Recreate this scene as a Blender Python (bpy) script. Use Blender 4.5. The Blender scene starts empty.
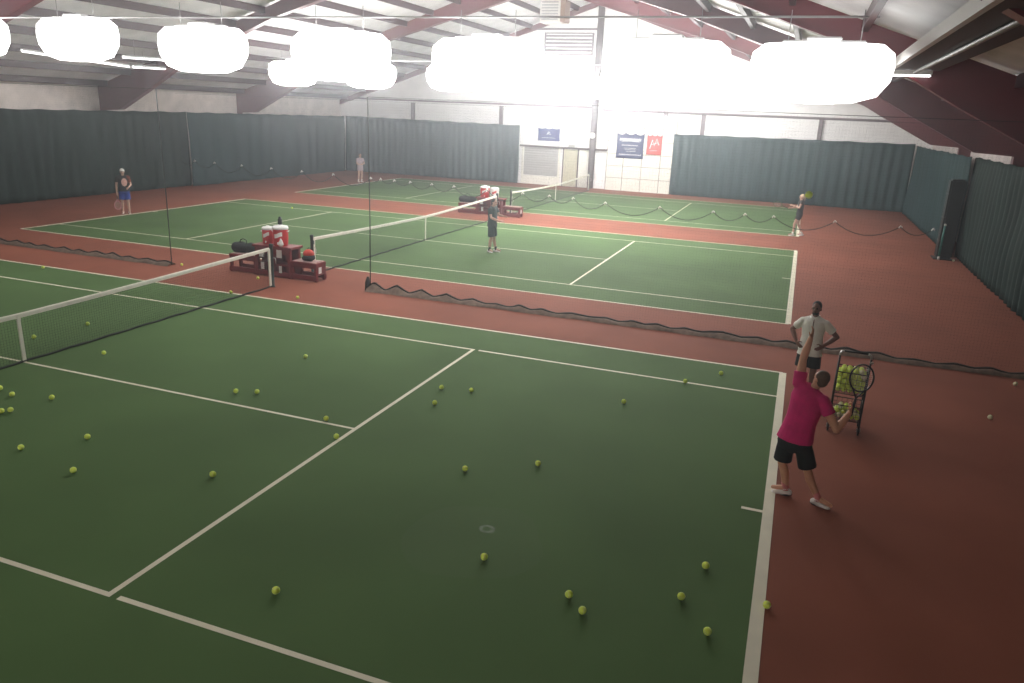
import bpy, bmesh, math, random
from mathutils import Vector as V, Matrix, Quaternion, noise

R = random.Random(7)
S = bpy.context.scene
COL = S.collection
PI = math.pi

# ------------------------------------------------------------------ materials
def mat(name, col, rough=0.6, metal=0.0, var=0.0, scale=8.0, emit=None, strength=0.0, spec=0.4, col2=None, bump=0.0, bscale=60.0, stretch=None):
    m = bpy.data.materials.new(name); m.use_nodes = True
    nt = m.node_tree; b = nt.nodes['Principled BSDF']
    b.inputs['Base Color'].default_value = (*col, 1)
    b.inputs['Roughness'].default_value = rough
    b.inputs['Metallic'].default_value = metal
    b.inputs['Specular IOR Level'].default_value = spec
    if emit:
        b.inputs['Emission Color'].default_value = (*emit, 1)
        b.inputs['Emission Strength'].default_value = strength
    if var > 0 or col2:
        tc = nt.nodes.new('ShaderNodeTexCoord'); mp = nt.nodes.new('ShaderNodeMapping')
        if stretch: mp.inputs['Scale'].default_value = stretch
        n = nt.nodes.new('ShaderNodeTexNoise'); n.inputs['Scale'].default_value = scale; n.inputs['Detail'].default_value = 5
        r = nt.nodes.new('ShaderNodeValToRGB')
        c2 = col2 or tuple(min(1, c * (1 + var)) for c in col)
        c1 = col if col2 else tuple(c * (1 - var) for c in col)
        r.color_ramp.elements[0].position = 0.3; r.color_ramp.elements[1].position = 0.7
        r.color_ramp.elements[0].color = (*c1, 1); r.color_ramp.elements[1].color = (*c2, 1)
        nt.links.new(tc.outputs['Object'], mp.inputs[0]); nt.links.new(mp.outputs[0], n.inputs['Vector'])
        nt.links.new(n.outputs['Fac'], r.inputs[0]); nt.links.new(r.outputs[0], b.inputs['Base Color'])
    if bump > 0:
        tc = nt.nodes.new('ShaderNodeTexCoord')
        n = nt.nodes.new('ShaderNodeTexNoise'); n.inputs['Scale'].default_value = bscale; n.inputs['Detail'].default_value = 3
        bp = nt.nodes.new('ShaderNodeBump'); bp.inputs['Strength'].default_value = bump
        nt.links.new(tc.outputs['Object'], n.inputs['Vector'])
        nt.links.new(n.outputs['Fac'], bp.inputs['Height']); nt.links.new(bp.outputs[0], b.inputs['Normal'])
    return m

M = {}
M['red'] = mat('court_red_paint', (.25, .086, .055), .8, var=.14, scale=.5, bump=.05, bscale=90, spec=.08)
M['green'] = mat('court_green_paint', (.086, .150, .055), .8, var=.12, scale=.45, bump=.05, bscale=90, spec=.08)
M['line'] = mat('court_line_paint', (.76, .72, .56), .6, var=.06, scale=3, spec=.2)
M['stain'] = mat('dried_water_mark', (.094, .152, .066), .6, var=.1, scale=6, spec=.2)
M['faint'] = mat('faint_dried_puddle', (.092, .153, .062), .8, var=.1, scale=.45, spec=.08)
M['vinyl'] = mat('white_insulation_vinyl', (.86, .84, .83), .5, var=.04, scale=2, bump=.15, bscale=3)
M['vinyl_dirty'] = mat('stained_insulation_vinyl', (.74, .66, .62), .55, var=.16, scale=1.6, bump=.25, bscale=3)
M['roof_vinyl'] = mat('roof_insulation', (.78, .77, .78), .5, var=.1, scale=1.5, bump=.2, bscale=4)
M['steel_red'] = mat('maroon_painted_steel', (.125, .02, .026), .4, var=.12, scale=1.2, spec=.5)
M['purlin'] = mat('dark_red_purlin', (.06, .028, .034), .5, var=.1)
M['girt'] = mat('girt_steel', (.15, .11, .12), .5, var=.1)
M['dark_column'] = mat('dark_brown_column', (.07, .045, .045), .5, var=.1)
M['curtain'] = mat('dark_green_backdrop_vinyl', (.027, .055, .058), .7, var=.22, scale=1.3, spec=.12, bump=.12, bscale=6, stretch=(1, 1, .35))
M['curtain_dark'] = mat('blackish_and_edge_shaded_backdrop_vinyl', (.022, .038, .034), .7, var=.22, scale=1.3, spec=.12, bump=.12, bscale=6, stretch=(1, 1, .35))
M['grommet'] = mat('curtain_hook_metal', (.6, .6, .6), .4, .6)
M['net'] = mat('black_net_twine', (.02, .024, .022), .8)
M['mesh_heap'] = mat('brown_grey_netting', (.16, .11, .08), .85, var=.35, scale=9)
M['hem'] = mat('black_hem_rope', (.022, .022, .02), .8, var=.2)
M['tape'] = mat('white_net_tape', (.74, .72, .62), .7, var=.06)
M['post'] = mat('dark_green_post', (.02, .035, .03), .4, .2)
M['tie'] = mat('white_tie_strap', (.85, .84, .8), .6)
M['ball'] = mat('tennis_ball_felt', (.80, .96, .15), .85, var=.08, scale=40, bump=.25, bscale=180)
M['ball_old'] = mat('faded_tennis_ball_felt', (.8, .78, .5), .85, var=.08, scale=40, bump=.25, bscale=180)
M['ball_seam'] = mat('tennis_ball_seam', (.8, .85, .6), .7)
LAMPS = dict(A=9.5, B=16, C=3.5, D=22, E=70, F=14, G=11.5, H=22)
for q_, v_ in LAMPS.items(): M['lamp_' + q_] = mat('lamp_diffuser', (.9, .9, .9), .4, emit=(1, .99, .975), strength=v_)
M['strip'] = mat('strip_light_tube', (.9, .9, .9), .4, emit=(1, .98, .97), strength=4)
M['lamp_metal'] = mat('lamp_white_metal', (.75, .75, .75), .4, .1)
M['rod'] = mat('grey_rod', (.35, .34, .34), .4, .6)
M['hood'] = mat('dark_heater_hood', (.02, .02, .024), .5, .1)
M['hood_in'] = mat('bright_reflector', (.85, .84, .8), .3, .3)
M['duct'] = mat('duct_sheet_metal', (.62, .6, .56), .4, .3, var=.06)
M['brown'] = mat('brown_metal', (.22, .13, .08), .5, .2)
M['bench_red'] = mat('red_painted_wood', (.20, .022, .024), .5, var=.18, scale=5)
M['bench_top'] = mat('worn_pale_bench_top', (.55, .36, .33), .5, var=.2, scale=6)
M['paper'] = mat('white_paper', (.8, .8, .78), .7)
M['cool_red'] = mat('red_cooler_plastic', (.55, .028, .03), .4)
M['cool_white'] = mat('white_cooler_plastic', (.82, .81, .79), .4)
M['black'] = mat('black_fabric', (.018, .02, .02), .8, var=.2, scale=20)
M['blackp'] = mat('black_plastic', (.015, .016, .017), .4)
M['chrome'] = mat('bright_steel', (.6, .6, .58), .3, .8)
M['wire'] = mat('black_wire', (.02, .021, .02), .4, .4)
M['tan'] = mat('tanned_skin', (.66, .34, .21), .5, var=.06, scale=12)
M['brownskin'] = mat('brown_skin', (.19, .09, .06), .5, var=.06, scale=12)
M['pale'] = mat('pale_skin', (.52, .32, .24), .5, var=.05, scale=12)
M['lip'] = mat('lip_skin', (.28, .09, .08), .5)
M['eye'] = mat('eye_dark', (.02, .015, .012), .2)
M['eyew'] = mat('eye_white', (.7, .68, .65), .3)
M['hair_brown'] = mat('brown_hair', (.10, .055, .028), .7, var=.3, scale=40, bump=.4, bscale=120)
M['hair_black'] = mat('black_hair', (.012, .01, .009), .7, var=.2, scale=40, bump=.4, bscale=120)
M['hair_blond'] = mat('blond_hair', (.5, .4, .24), .7, var=.2, scale=40, bump=.4, bscale=120)
M['pink'] = mat('magenta_polo_knit', (.62, .018, .16), .8, var=.12, scale=9, bump=.3, bscale=14)
M['white_cloth'] = mat('white_polo_knit', (.84, .82, .74), .8, var=.06, scale=9, bump=.3, bscale=14)
M['shorts_black'] = mat('black_shorts_cloth', (.011, .013, .013), .8, var=.2, scale=9, bump=.3, bscale=14)
M['shirt_green'] = mat('dark_green_shirt', (.03, .055, .05), .8, var=.15, scale=9)
M['shorts_green'] = mat('dark_teal_shorts', (.022, .042, .04), .8, var=.15, scale=9)
M['shorts_blue'] = mat('blue_shorts_cloth', (.02, .05, .28), .8, var=.15, scale=9)
M['patch_pink'] = mat('pale_pink_print', (.75, .42, .36), .8, var=.2, scale=30)
M['rust'] = mat('rust_sleeve_cloth', (.2, .05, .03), .8)
M['mauve'] = mat('mauve_grey_cloth', (.42, .33, .37), .8, var=.2, scale=18)
M['shoe_white'] = mat('white_shoe', (.78, .74, .70), .6)
M['shoe_pink'] = mat('pink_sock', (.62, .2, .19), .7)
M['sole'] = mat('dark_shoe_sole', (.03, .04, .045), .6)
M['cap_white'] = mat('white_cap', (.85, .84, .8), .7)
M['racket_black'] = mat('black_racket', (.012, .012, .013), .3)
M['racket_pink'] = mat('pink_racket', (.55, .22, .26), .4)
M['racket_green'] = mat('green_racket', (.06, .14, .03), .4)
M['string'] = mat('racket_string', (.6, .6, .55), .6)
M['navy'] = mat('navy_banner', (.03, .04, .13), .7, var=.1)
M['blue_ban'] = mat('blue_banner', (.04, .055, .22), .7, var=.1)
M['red_ban'] = mat('red_banner', (.62, .10, .09), .7, var=.08)
M['ink'] = mat('white_banner_ink', (.8, .8, .8), .7)
M['panel_wh'] = mat('white_panel_board', (.80, .78, .70), .5, var=.04, scale=2)
M['joint'] = mat('panel_joint', (.22, .19, .16), .6)
M['shutter'] = mat('grey_shutter', (.42, .41, .40), .5, var=.04)
M['cream'] = mat('cream_door', (.55, .52, .38), .5, var=.05)
M['orange'] = mat('orange_red_nylon', (.62, .055, .035), .6, var=.1)
M['teal'] = mat('teal_plastic', (.02, .16, .13), .4)
M['pad'] = mat('dark_pad_vinyl', (.014, .02, .02), .5, var=.2, scale=3)
M['concrete'] = mat('grey_block', (.25, .24, .23), .8, var=.1)

# ------------------------------------------------------------------ mesh builder
class MB:
    def __init__(s): s.bm = bmesh.new(); s.mi = 0
    def _tag(s, faces):
        for f in faces: f.material_index = s.mi; f.smooth = s.smooth
    smooth = False
    def box(s, lo, hi, bev=0.0):
        before = set(s.bm.faces)
        r = bmesh.ops.create_cube(s.bm, size=1)
        c = (V(lo) + V(hi)) / 2; d = V(hi) - V(lo)
        for v in r['verts']: v.co = V((v.co.x * d.x, v.co.y * d.y, v.co.z * d.z)) + c
        if bev > 0:
            es = {e for v in r['verts'] for e in v.link_edges}
            bmesh.ops.bevel(s.bm, geom=list(es), offset=bev, segments=2, affect='EDGES')
        s._tag([f for f in s.bm.faces if f not in before]); return s
    def quad(s, *p):
        f = s.bm.faces.new([s.bm.verts.new(q) for q in p]); s._tag([f]); return s
    def prism(s, poly, a, b, axis=1):
        """extrude polygon (list of 2-tuples of the other two axes) from a to b along axis"""
        def P(u, w, t):
            return {0: (t, u, w), 1: (u, t, w), 2: (u, w, t)}[axis]
        A = [s.bm.verts.new(P(u, w, a)) for u, w in poly]; B = [s.bm.verts.new(P(u, w, b)) for u, w in poly]
        fs = [s.bm.faces.new(A[::-1]), s.bm.faces.new(B)]
        n = len(poly)
        for i in range(n): fs.append(s.bm.faces.new([A[i], A[(i + 1) % n], B[(i + 1) % n], B[i]]))
        s._tag(fs); return s
    def tube(s, pts, r, n=8, closed=False, cap=True):
        pts = [V(p) for p in pts]; k = len(pts)
        rr = r if isinstance(r, (list, tuple)) else [r] * k
        rings = []; ref = None
        for i, p in enumerate(pts):
            if closed: t = pts[(i + 1) % k] - pts[i - 1]
            else: t = pts[min(i + 1, k - 1)] - pts[max(i - 1, 0)]
            t.normalize()
            if ref is None: ref = t.orthogonal().normalized()
            ref = (ref - t * ref.dot(t))
            if ref.length < 1e-6: ref = t.orthogonal()
            ref.normalize(); b = t.cross(ref)
            rings.append([s.bm.verts.new(p + (ref * math.cos(2 * PI * j / n) + b * math.sin(2 * PI * j / n)) * rr[i]) for j in range(n)])
        fs = []
        for i in range(k if closed else k - 1):
            A, B = rings[i], rings[(i + 1) % k]
            for j in range(n): fs.append(s.bm.faces.new([A[j], A[(j + 1) % n], B[(j + 1) % n], B[j]]))
        if cap and not closed:
            fs.append(s.bm.faces.new(rings[0][::-1])); fs.append(s.bm.faces.new(rings[-1]))
        s._tag(fs)
        for f in fs: f.smooth = n > 5
        return s
    def lathe(s, prof, c=(0, 0, 0), n=24):
        c = V(c); rings = []
        for r, z in prof:
            rings.append([s.bm.verts.new(c + V((r * math.cos(2 * PI * j / n), r * math.sin(2 * PI * j / n), z))) for j in range(n)] if r > 1e-6 else [s.bm.verts.new(c + V((0, 0, z)))])
        fs = []
        for A, B in zip(rings, rings[1:]):
            for j in range(n):
                a, b = A[j % len(A)], A[(j + 1) % len(A)]; d, e = B[j % len(B)], B[(j + 1) % len(B)]
                vs = []
                for v in (a, b, e, d):
                    if v not in vs: vs.append(v)
                if len(vs) > 2: fs.append(s.bm.faces.new(vs))
        if len(rings[0]) > 1: fs.append(s.bm.faces.new(rings[0][::-1]))
        if len(rings[-1]) > 1: fs.append(s.bm.faces.new(rings[-1]))
        s._tag(fs)
        for f in fs: f.smooth = True
        return s
    def ball(s, c, r, rot=None, seg=16):
        """ellipsoid; r scalar or 3 radii; rot optional 3x3"""
        rad = (r, r, r) if not isinstance(r, (tuple, list)) else r
        before = set(s.bm.faces)
        q = bmesh.ops.create_uvsphere(s.bm, u_segments=seg, v_segments=max(8, seg * 2 // 3), radius=1)
        for v in q['verts']:
            p = V((v.co.x * rad[0], v.co.y * rad[1], v.co.z * rad[2]))
            if rot is not None: p = rot @ p
            v.co = p + V(c)
        fs = [f for f in s.bm.faces if f not in before]; s._tag(fs)
        for f in fs: f.smooth = True
        return s
    def cone(s, a, b, ra, rb, seg=14):
        """tapered capsule"""
        a = V(a); b = V(b)
        s.ball(a, ra, seg=seg); s.ball(b, rb, seg=seg)
        if (b - a).length > 1e-5: s.tube([a, b], [ra, rb], seg)
        return s
    def loft(s, rings, n=20):
        """rings: (centre, side vec, front vec) ellipses"""
        RR = [[s.bm.verts.new(V(c) + V(x) * math.cos(2 * PI * j / n) + V(y) * math.sin(2 * PI * j / n)) for j in range(n)] for c, x, y in rings]
        fs = []
        for A, B in zip(RR, RR[1:]):
            for j in range(n): fs.append(s.bm.faces.new([A[j], A[(j + 1) % n], B[(j + 1) % n], B[j]]))
        fs += [s.bm.faces.new(RR[0][::-1]), s.bm.faces.new(RR[-1])]
        s._tag(fs)
        for f in fs: f.smooth = True
        return s
    def mesh(s, name):
        bmesh.ops.recalc_face_normals(s.bm, faces=s.bm.faces)
        me = bpy.data.meshes.new(name); s.bm.to_mesh(me); s.bm.free(); return me
    def build(s, name, mats, parent=None, loc=None):
        me = s.mesh(name)
        for m in (mats if isinstance(mats, (list, tuple)) else [mats]): me.materials.append(m)
        o = bpy.data.objects.new(name, me); COL.objects.link(o)
        if parent is not None: o.parent = parent
        if loc is not None: o.location = loc
        return o

def thing(name, label, cat, loc=(0, 0, 0), rz=0, group=None):
    o = bpy.data.objects.new(name, None); COL.objects.link(o)
    o.empty_display_size = .1; o.location = loc; o.rotation_euler = (0, 0, rz)
    o['label'] = label; o['category'] = cat
    if group: o['group'] = group
    return o
def tag(o, label, cat, group=None, kind=None):
    o['label'] = label; o['category'] = cat
    if group: o['group'] = group
    if kind: o['kind'] = kind
    return o
def struct(o): o['kind'] = 'structure'; return o
def lab(o, text): o['label'] = text; return o
def copy_tree(o):
    c = o.copy(); COL.objects.link(c)
    for ch in list(o.children):
        d = ch.copy(); COL.objects.link(d); d.parent = c
        for g in list(ch.children):
            e = g.copy(); COL.objects.link(e); e.parent = d
    return c

def remeshed(mb, name, voxel, mats, parent=None, smooth=4, pick=None):
    """one continuous surface out of the overlapping shapes in mb"""
    me = mb.mesh(name + '_raw')
    t = bpy.data.objects.new(name + '_raw', me); COL.objects.link(t)
    m = t.modifiers.new('r', 'REMESH'); m.mode = 'VOXEL'; m.voxel_size = voxel; m.use_smooth_shade = True
    if smooth:
        k = t.modifiers.new('s', 'SMOOTH'); k.factor = .5; k.iterations = smooth
    dg = bpy.context.evaluated_depsgraph_get(); dg.update()
    out = bpy.data.meshes.new_from_object(t.evaluated_get(dg)); out.name = name
    bpy.data.objects.remove(t); bpy.data.meshes.remove(me)
    out.materials.clear()
    for q in (mats if isinstance(mats, (list, tuple)) else [mats]): out.materials.append(q)
    for p in out.polygons:
        p.use_smooth = True
        p.material_index = pick(p.center) if pick else 0
    o = bpy.data.objects.new(name, out); COL.objects.link(o)
    if parent is not None: o.parent = parent
    return o

# ------------------------------------------------------------------ camera
cam = bpy.data.cameras.new('camera'); co = bpy.data.objects.new('camera', cam); COL.objects.link(co)
yaw, pit, rol = -.3478, -.2942, .0421
fw = V((math.sin(yaw) * math.cos(pit), math.cos(yaw) * math.cos(pit), math.sin(pit)))
r0 = V((math.cos(yaw), -math.sin(yaw), 0)); u0 = r0.cross(fw)
rx = r0 * math.cos(rol) + u0 * math.sin(rol); ux = u0 * math.cos(rol) - r0 * math.sin(rol)
mw = Matrix((rx, ux, -fw)).transposed().to_4x4(); mw.translation = V((11.7101, -8.4482, 4.3292))
co.matrix_world = mw
cam.sensor_width = 36; cam.lens = 760.2277 / 1024 * 36; cam.clip_end = 200
S.camera = co

# ------------------------------------------------------------------ setting
XL, XR, YN, YB = -17.9, 17.9, -14.0, 37.6
RIDX, RIDZ, SL = -.3, 10.78, .345
def zr(x): return RIDZ - SL * abs(x - RIDX)
CY = [0.0, 14.678, 29.35]
B, SV, D, SG = 11.885, 6.38, 5.485, 4.115

f = MB(); f.mi = 0
f.quad((XL, YN, 0), (XR, YN, 0), (XR, YB, 0), (XL, YB, 0))
f.mi = 1
for y in CY: f.quad((-B, y - D, .002), (B, y - D, .002), (B, y + D, .002), (-B, y + D, .002))
f.mi = 2
def ln(x0, y0, x1, y1, z=.004): f.quad((x0, y0, z), (x1, y0, z), (x1, y1, z), (x0, y1, z))
for i, y in enumerate(CY):
    for s in (-1, 1):
        ln(-B, y + s * D - .03, B, y + s * D + .03)
        if i == 0:
            a, b = (4.11, 4.165) if s > 0 else (-4.165, -4.11)
            ln(-B, y + a, SV + .03, y + b); ln(SV + .11, y + a, B, y + b)
        else:
            ln(-B, y + s * SG - .025, B, y + s * SG + .025)
        ln(s * SV - .03, y - SG, s * SV + .03, y + SG, .0045)
        ln(s * B - .06, y - D, s * B + .06, y + D, .005)
        ln(min(s * B, s * (B - .3)), y - .03, max(s * B, s * (B - .3)), y + .03, .0045)
    ln(-SV, y - .025, SV, y + .025, .0042)
f.mi = 3
ringv = [[f.bm.verts.new((9.06 + r * math.cos(2 * PI * j / 40), -1.68 + r * .9 * math.sin(2 * PI * j / 40), .003)) for j in range(40)] for r in (.05, .09)]
for j in range(40):
    f._tag([f.bm.faces.new([ringv[0][j], ringv[0][(j + 1) % 40], ringv[1][(j + 1) % 40], ringv[1][j]])])
f.mi = 4
cv = f.bm.verts.new((9.0, -1.95, .0027)); rim = []
for j in range(60):
    a = 2 * PI * j / 60; rr_ = .72 * (1 + .16 * noise.noise(V((math.cos(a) * 1.3, math.sin(a) * 1.3, 4.0))))
    rim.append(f.bm.verts.new((9.0 + rr_ * math.cos(a), -1.95 + rr_ * 1.05 * math.sin(a), .0027)))
for j in range(60): f._tag([f.bm.faces.new([cv, rim[j], rim[(j + 1) % 60]])])
struct(f.build('floor', [M['red'], M['green'], M['line'], M['stain'], M['faint']]))

def wall(name, pts, m):
    b = MB(); b.quad(*pts); return struct(b.build(name, m))
w = MB(); w.box((XL - .2, YN, 0), (XL, YB, 5.0)); struct(w.build('wall_left', M['vinyl_dirty']))
w = MB(); w.box((XR, YN, 0), (XR + .2, YB, 5.0)); struct(w.build('wall_right', M['vinyl_dirty']))
for nm, a, b in (('wall_back', YB, YB + .2), ('wall_front', YN - .2, YN)):
    w = MB(); w.prism([(XL, 0), (XR, 0), (XR, zr(XR) + .02), (RIDX, RIDZ + .02), (XL, zr(XL) + .02)], a, b, 1)
    struct(w.build(nm, M['vinyl']))
for side, x0, x1 in (('left', XL - .2, RIDX), ('right', RIDX, XR + .2)):
    w = MB(); w.prism([(x0, zr(x0)), (x1, zr(x1)), (x1, zr(x1) + .15), (x0, zr(x0) + .15)], YN - .2, YB + .2, 1)
    struct(w.build('ceiling_' + side, M['roof_vinyl']))

# purlins under the roof, running the length of the hall
for k in range(1, 13):
    for s in (-1, 1):
        x = RIDX + s * (k * 1.42)
        p = MB(); z = zr(x)
        p.box((x - .06, YN, z - .26), (x + .06, YB, z - .01))
        struct(p.build('ceiling_beam', M['purlin']))
p = MB(); p.box((RIDX - .1, YN, RIDZ - .28), (RIDX + .1, YB, RIDZ - .05)); struct(p.build('ceiling_beam', M['purlin']))

# tapered steel portal frames
def frame_poly():
    prof = [(0, RIDZ - 1.05), (8.0, 7.45), (12.4, 5.75), (14.2, 4.75), (16.2, 3.72), (17.25, 3.66), (17.3, 0)]
    left = [(RIDX - a - .1 * (a > 12), z) for a, z in prof]
    right = [(RIDX + a + .5 * (a > 12), z) for a, z in prof]
    topl = [(XL + .02, 0), (XL + .02, zr(XL) - .06), (RIDX, RIDZ - .06), (XR - .02, zr(XR) - .06), (XR - .02, 0)]
    return left, right, topl
for y in (-9.0, .1, 9.2, 18.2, 27.2):
    L, Rr, T = frame_poly()
    for nm, low, wx in (('l', L, XL + .02), ('r', Rr, XR - .02)):
        g = MB()
        n = len(low)
        # web as a strip between lower edge and roof line
        top = [(x, zr(x) - .06) for x, z in low[:-1]] + [(wx, 0)]
        top[-2] = (wx, zr(wx) - .06)
        for i in range(n - 1):
            a, b = low[i], low[i + 1]; c, d = top[i + 1], top[i]
            if i == n - 2: c, d = (wx, 0), (wx, zr(wx) - .06)
            g.prism([a, b, c, d], y - .012, y + .012, 1)
        # flanges
        for i in range(n - 1):
            (x0, z0), (x1, z1) = low[i], low[i + 1]
            dv = V((x1 - x0, z1 - z0)).normalized(); nv = V((-dv.y, dv.x)) * .02
            g.prism([(x0 + nv.x, z0 + nv.y), (x1 + nv.x, z1 + nv.y), (x1 - nv.x, z1 - nv.y), (x0 - nv.x, z0 - nv.y)], y - .14, y + .14, 1)
        o = g.build('pillar_frame' , M['steel_red']); o.name = 'trim_portal_frame'; struct(o)

# side wall and end wall girts / columns
for nm, x in (('left', XL + .06), ('right', XR - .06)):
    g = MB(); g.box((x - .06, YN, 4.68), (x + .06, YB, 4.86)); struct(g.build('trim_eave_' + nm, M['girt']))
g = MB(); g.box((XL, YB - .12, 4.66), (-.5, YB, 4.78)); g.box((.1, YB - .12, 4.55), (XR, YB, 4.68)); struct(g.build('trim_girt_back', M['girt']))
g = MB(); g.box((-4.95, YB - .14, 9.0), (-.5, YB, 9.1)); struct(g.build('trim_girt_gable', M['girt']))
for x in (-12.45, -6.3, 3.9, 6.05, 12.3):
    g = MB(); g.box((x - .11, YB - .16, 0), (x + .11, YB, 4.6)); struct(g.build('trim_stud', M['girt']))
g = MB(); x = -.3
g.box((x - .15, YB - .34, 0), (x + .15, YB - .31, 10.5)); g.box((x - .15, YB - .03, 0), (x + .15, YB, 10.5)); g.box((x - .02, YB - .32, 0), (x + .02, YB - .02, 10.5))
struct(g.build('trim_column_back', M['dark_column']))
for s in (-1, 1):
    g = MB(); z = zr(XL if s < 0 else XR)
    xe = XL if s < 0 else XR
    g.prism([(xe, z - .12), (RIDX, RIDZ - .12), (RIDX, RIDZ - .42), (xe, z - .42)], YB - .2, YB, 1)
    struct(g.build('trim_rake', M['steel_red']))

# ------------------------------------------------------------------ backdrop curtains
def curtain(name, p0, p1, h0, h1, label, m, pleat=.42, amp=.07, seed=0, n=None, hooks=(), lift=.02):
    p0 = V((*p0, 0)); p1 = V((*p1, 0)); d = p1 - p0; Ln = d.length; d.normalize(); nv = V((-d.y, d.x, 0))
    n = n or int(Ln / .07); nz = 14
    b = MB(); b.smooth = True; rows = []
    for k in range(nz + 1):
        t = k / nz; row = []
        for i in range(n + 1):
            u = i / n * Ln
            ph = u / pleat * 2 * PI + 2.2 * noise.noise(V((u * .35, seed * 7.1, 0))) + (1 - t) * 1.6 * noise.noise(V((u * .6, seed * 3.3, 5)))
            a = amp * (.55 + .8 * abs(noise.noise(V((u * .28, seed * 5.7, 2)))))
            off = a * math.sin(ph) * (.55 + .45 * (1 - t)) + .10 * noise.noise(V((u * .5 + .8 * t, t * 1.7, seed + 3.3)))
            sag = -.035 * abs(math.sin(u / 1.6 * PI)) * (t ** 6) if t > .5 else 0
            z = lift + (h0 + (h1 - h0) * i / n) * t + sag
            row.append(b.bm.verts.new(p0 + d * u + nv * off + V((0, 0, z))))
        rows.append(row)
    fs = []
    for A, C in zip(rows, rows[1:]):
        for i in range(n): fs.append(b.bm.faces.new([A[i], A[i + 1], C[i + 1], C[i]]))
    b._tag(fs)
    o = b.build(name, m)
    sd = o.modifiers.new('thick', 'SOLIDIFY'); sd.thickness = .008
    tag(o, label, 'curtain')
    for u in hooks:
        hk = MB(); q = p0 + d * u + V((0, 0, h0 + (h1 - h0) * u / Ln + .02))
        hk.box(q + V((-.07, -.07, -.05)), q + V((.07, .07, .03)), .01); h = hk.build('hook_clip', M['grommet'], o)
    return o
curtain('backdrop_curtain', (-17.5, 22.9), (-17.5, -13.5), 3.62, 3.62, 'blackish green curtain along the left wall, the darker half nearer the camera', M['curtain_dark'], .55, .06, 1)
curtain('backdrop_curtain', (-17.2, 36.9), (-17.2, 22.7), 3.55, 3.62, 'dark green curtain on the left wall between the overlap and the far corner', M['curtain'], 1.1, .06, 2, hooks=(7.5,))
curtain('backdrop_curtain', (-4.9, 37.15), (-17.3, 37.1), 3.5, 3.58, 'pleated green curtain on the back wall, left of the grey roll-up shutter', M['curtain'], .42, .08, 3)
curtain('backdrop_curtain', (17.0, 36.9), (4.55, 37.15), 3.52, 3.44, 'pleated green curtain on the back wall, right of the white panel wall', M['curtain'], .5, .08, 4)
curtain('backdrop_curtain', (17.05, 22.0), (17.0, 36.4), 3.45, 3.45, 'dark green curtain on the right wall beyond the tall dark pad', M['curtain'], .6, .07, 5)
curtain('backdrop_curtain', (17.2, -13.5), (17.2, 22.3), 3.45, 3.45, 'dark green curtain on the right wall nearer the camera than the tall dark pad', M['curtain_dark'], .48, .09, 6)  # darker copy of the curtain colour, painting in vignette shade

# ------------------------------------------------------------------ tennis nets
def tennis_net(y, label, near_white=False):
    t = thing('tennis_net', label, 'net', (0.04, y, 0), 0, 'nets across the courts')
    W = 6.42
    def top(u):
        return .835 + (.97 - .835) * (abs(u) / W) ** 1.3
    g = MB()
    n = 250
    for i in range(n + 1):
        u = -W + 2 * W * i / n
        g.tube([(0, u, .02), (0, u, top(u) - .03)], .0016, 3, cap=False)
    for k in range(1, 18):
        z = k * .048
        g.tube([(0, -W + 2 * W * i / 24, min(z, top(-W + 2 * W * i / 24)) * (.93 + .07 * abs(i - 12) / 12)) for i in range(25)], .0016, 3, cap=False)
    g.build('netting', M['net'], t)
    b = MB(); N = 40
    vs = []
    for i in range(N + 1):
        u = -W + 2 * W * i / N; z = top(u)
        vs.append([b.bm.verts.new((dx, u, z + dz)) for dx, dz in ((.014, -.075), (.016, -.01), (0, .008), (-.016, -.01), (-.014, -.075))])
    fs = []
    for A, C in zip(vs, vs[1:]):
        for j in range(5): fs.append(b.bm.faces.new([A[j], A[(j + 1) % 5], C[(j + 1) % 5], C[j]]))
    fs += [b.bm.faces.new(vs[0]), b.bm.faces.new(vs[-1][::-1])]
    b._tag(fs); b.build('top_band', M['tape'], t)
    b = MB(); b.box((-.012, -.028, .0), (.012, .028, top(0) - .05)); b.box((-.02, -.03, .72), (.02, .03, .80)); b.build('center_strap', M['tape'], t)
    b = MB(); b.tube([(0.0, -W + 2 * W * i / 60, .022 + .008 * math.sin(i * 1.7)) for i in range(61)], .018, 6); b.build('bottom_cord', M['net'], t)
    for s in (-1, 1):
        b = MB(); b.box((-.015, s * W - .035, .04), (.015, s * W + .035, top(W) - .03)); b.build('side_band', M['tape'], t)
        b = MB(); yy = s * (W + .09)
        b.lathe([(.06, 0), (.06, .012), (.042, .02), (.042, .99), (.05, 1.0), (.05, 1.04), (.03, 1.055), (0, 1.06)], (0, yy, 0), 16)
        if s < 0 or y > 0:
            b.box((-.03, yy - s * .05 - .02, .8), (.03, yy - s * .05 + .02, .9))
        po = b.build('net_post', M['post'], t)
        c = MB(); c.tube([(.05, yy, .72), (.10, yy, .72), (.12, yy, .68), (.12, yy, .58)], .009, 6); c.build('crank_handle', M['chrome'], po)
    return t
tennis_net(CY[0], 'tennis net across the near court, its centre strap at the far left of the picture')
tennis_net(CY[1], 'tennis net across the middle court with the green-shirted player at its right end')
tennis_net(CY[2], 'tennis net across the farthest court in front of the grey roll-up shutter')

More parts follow.
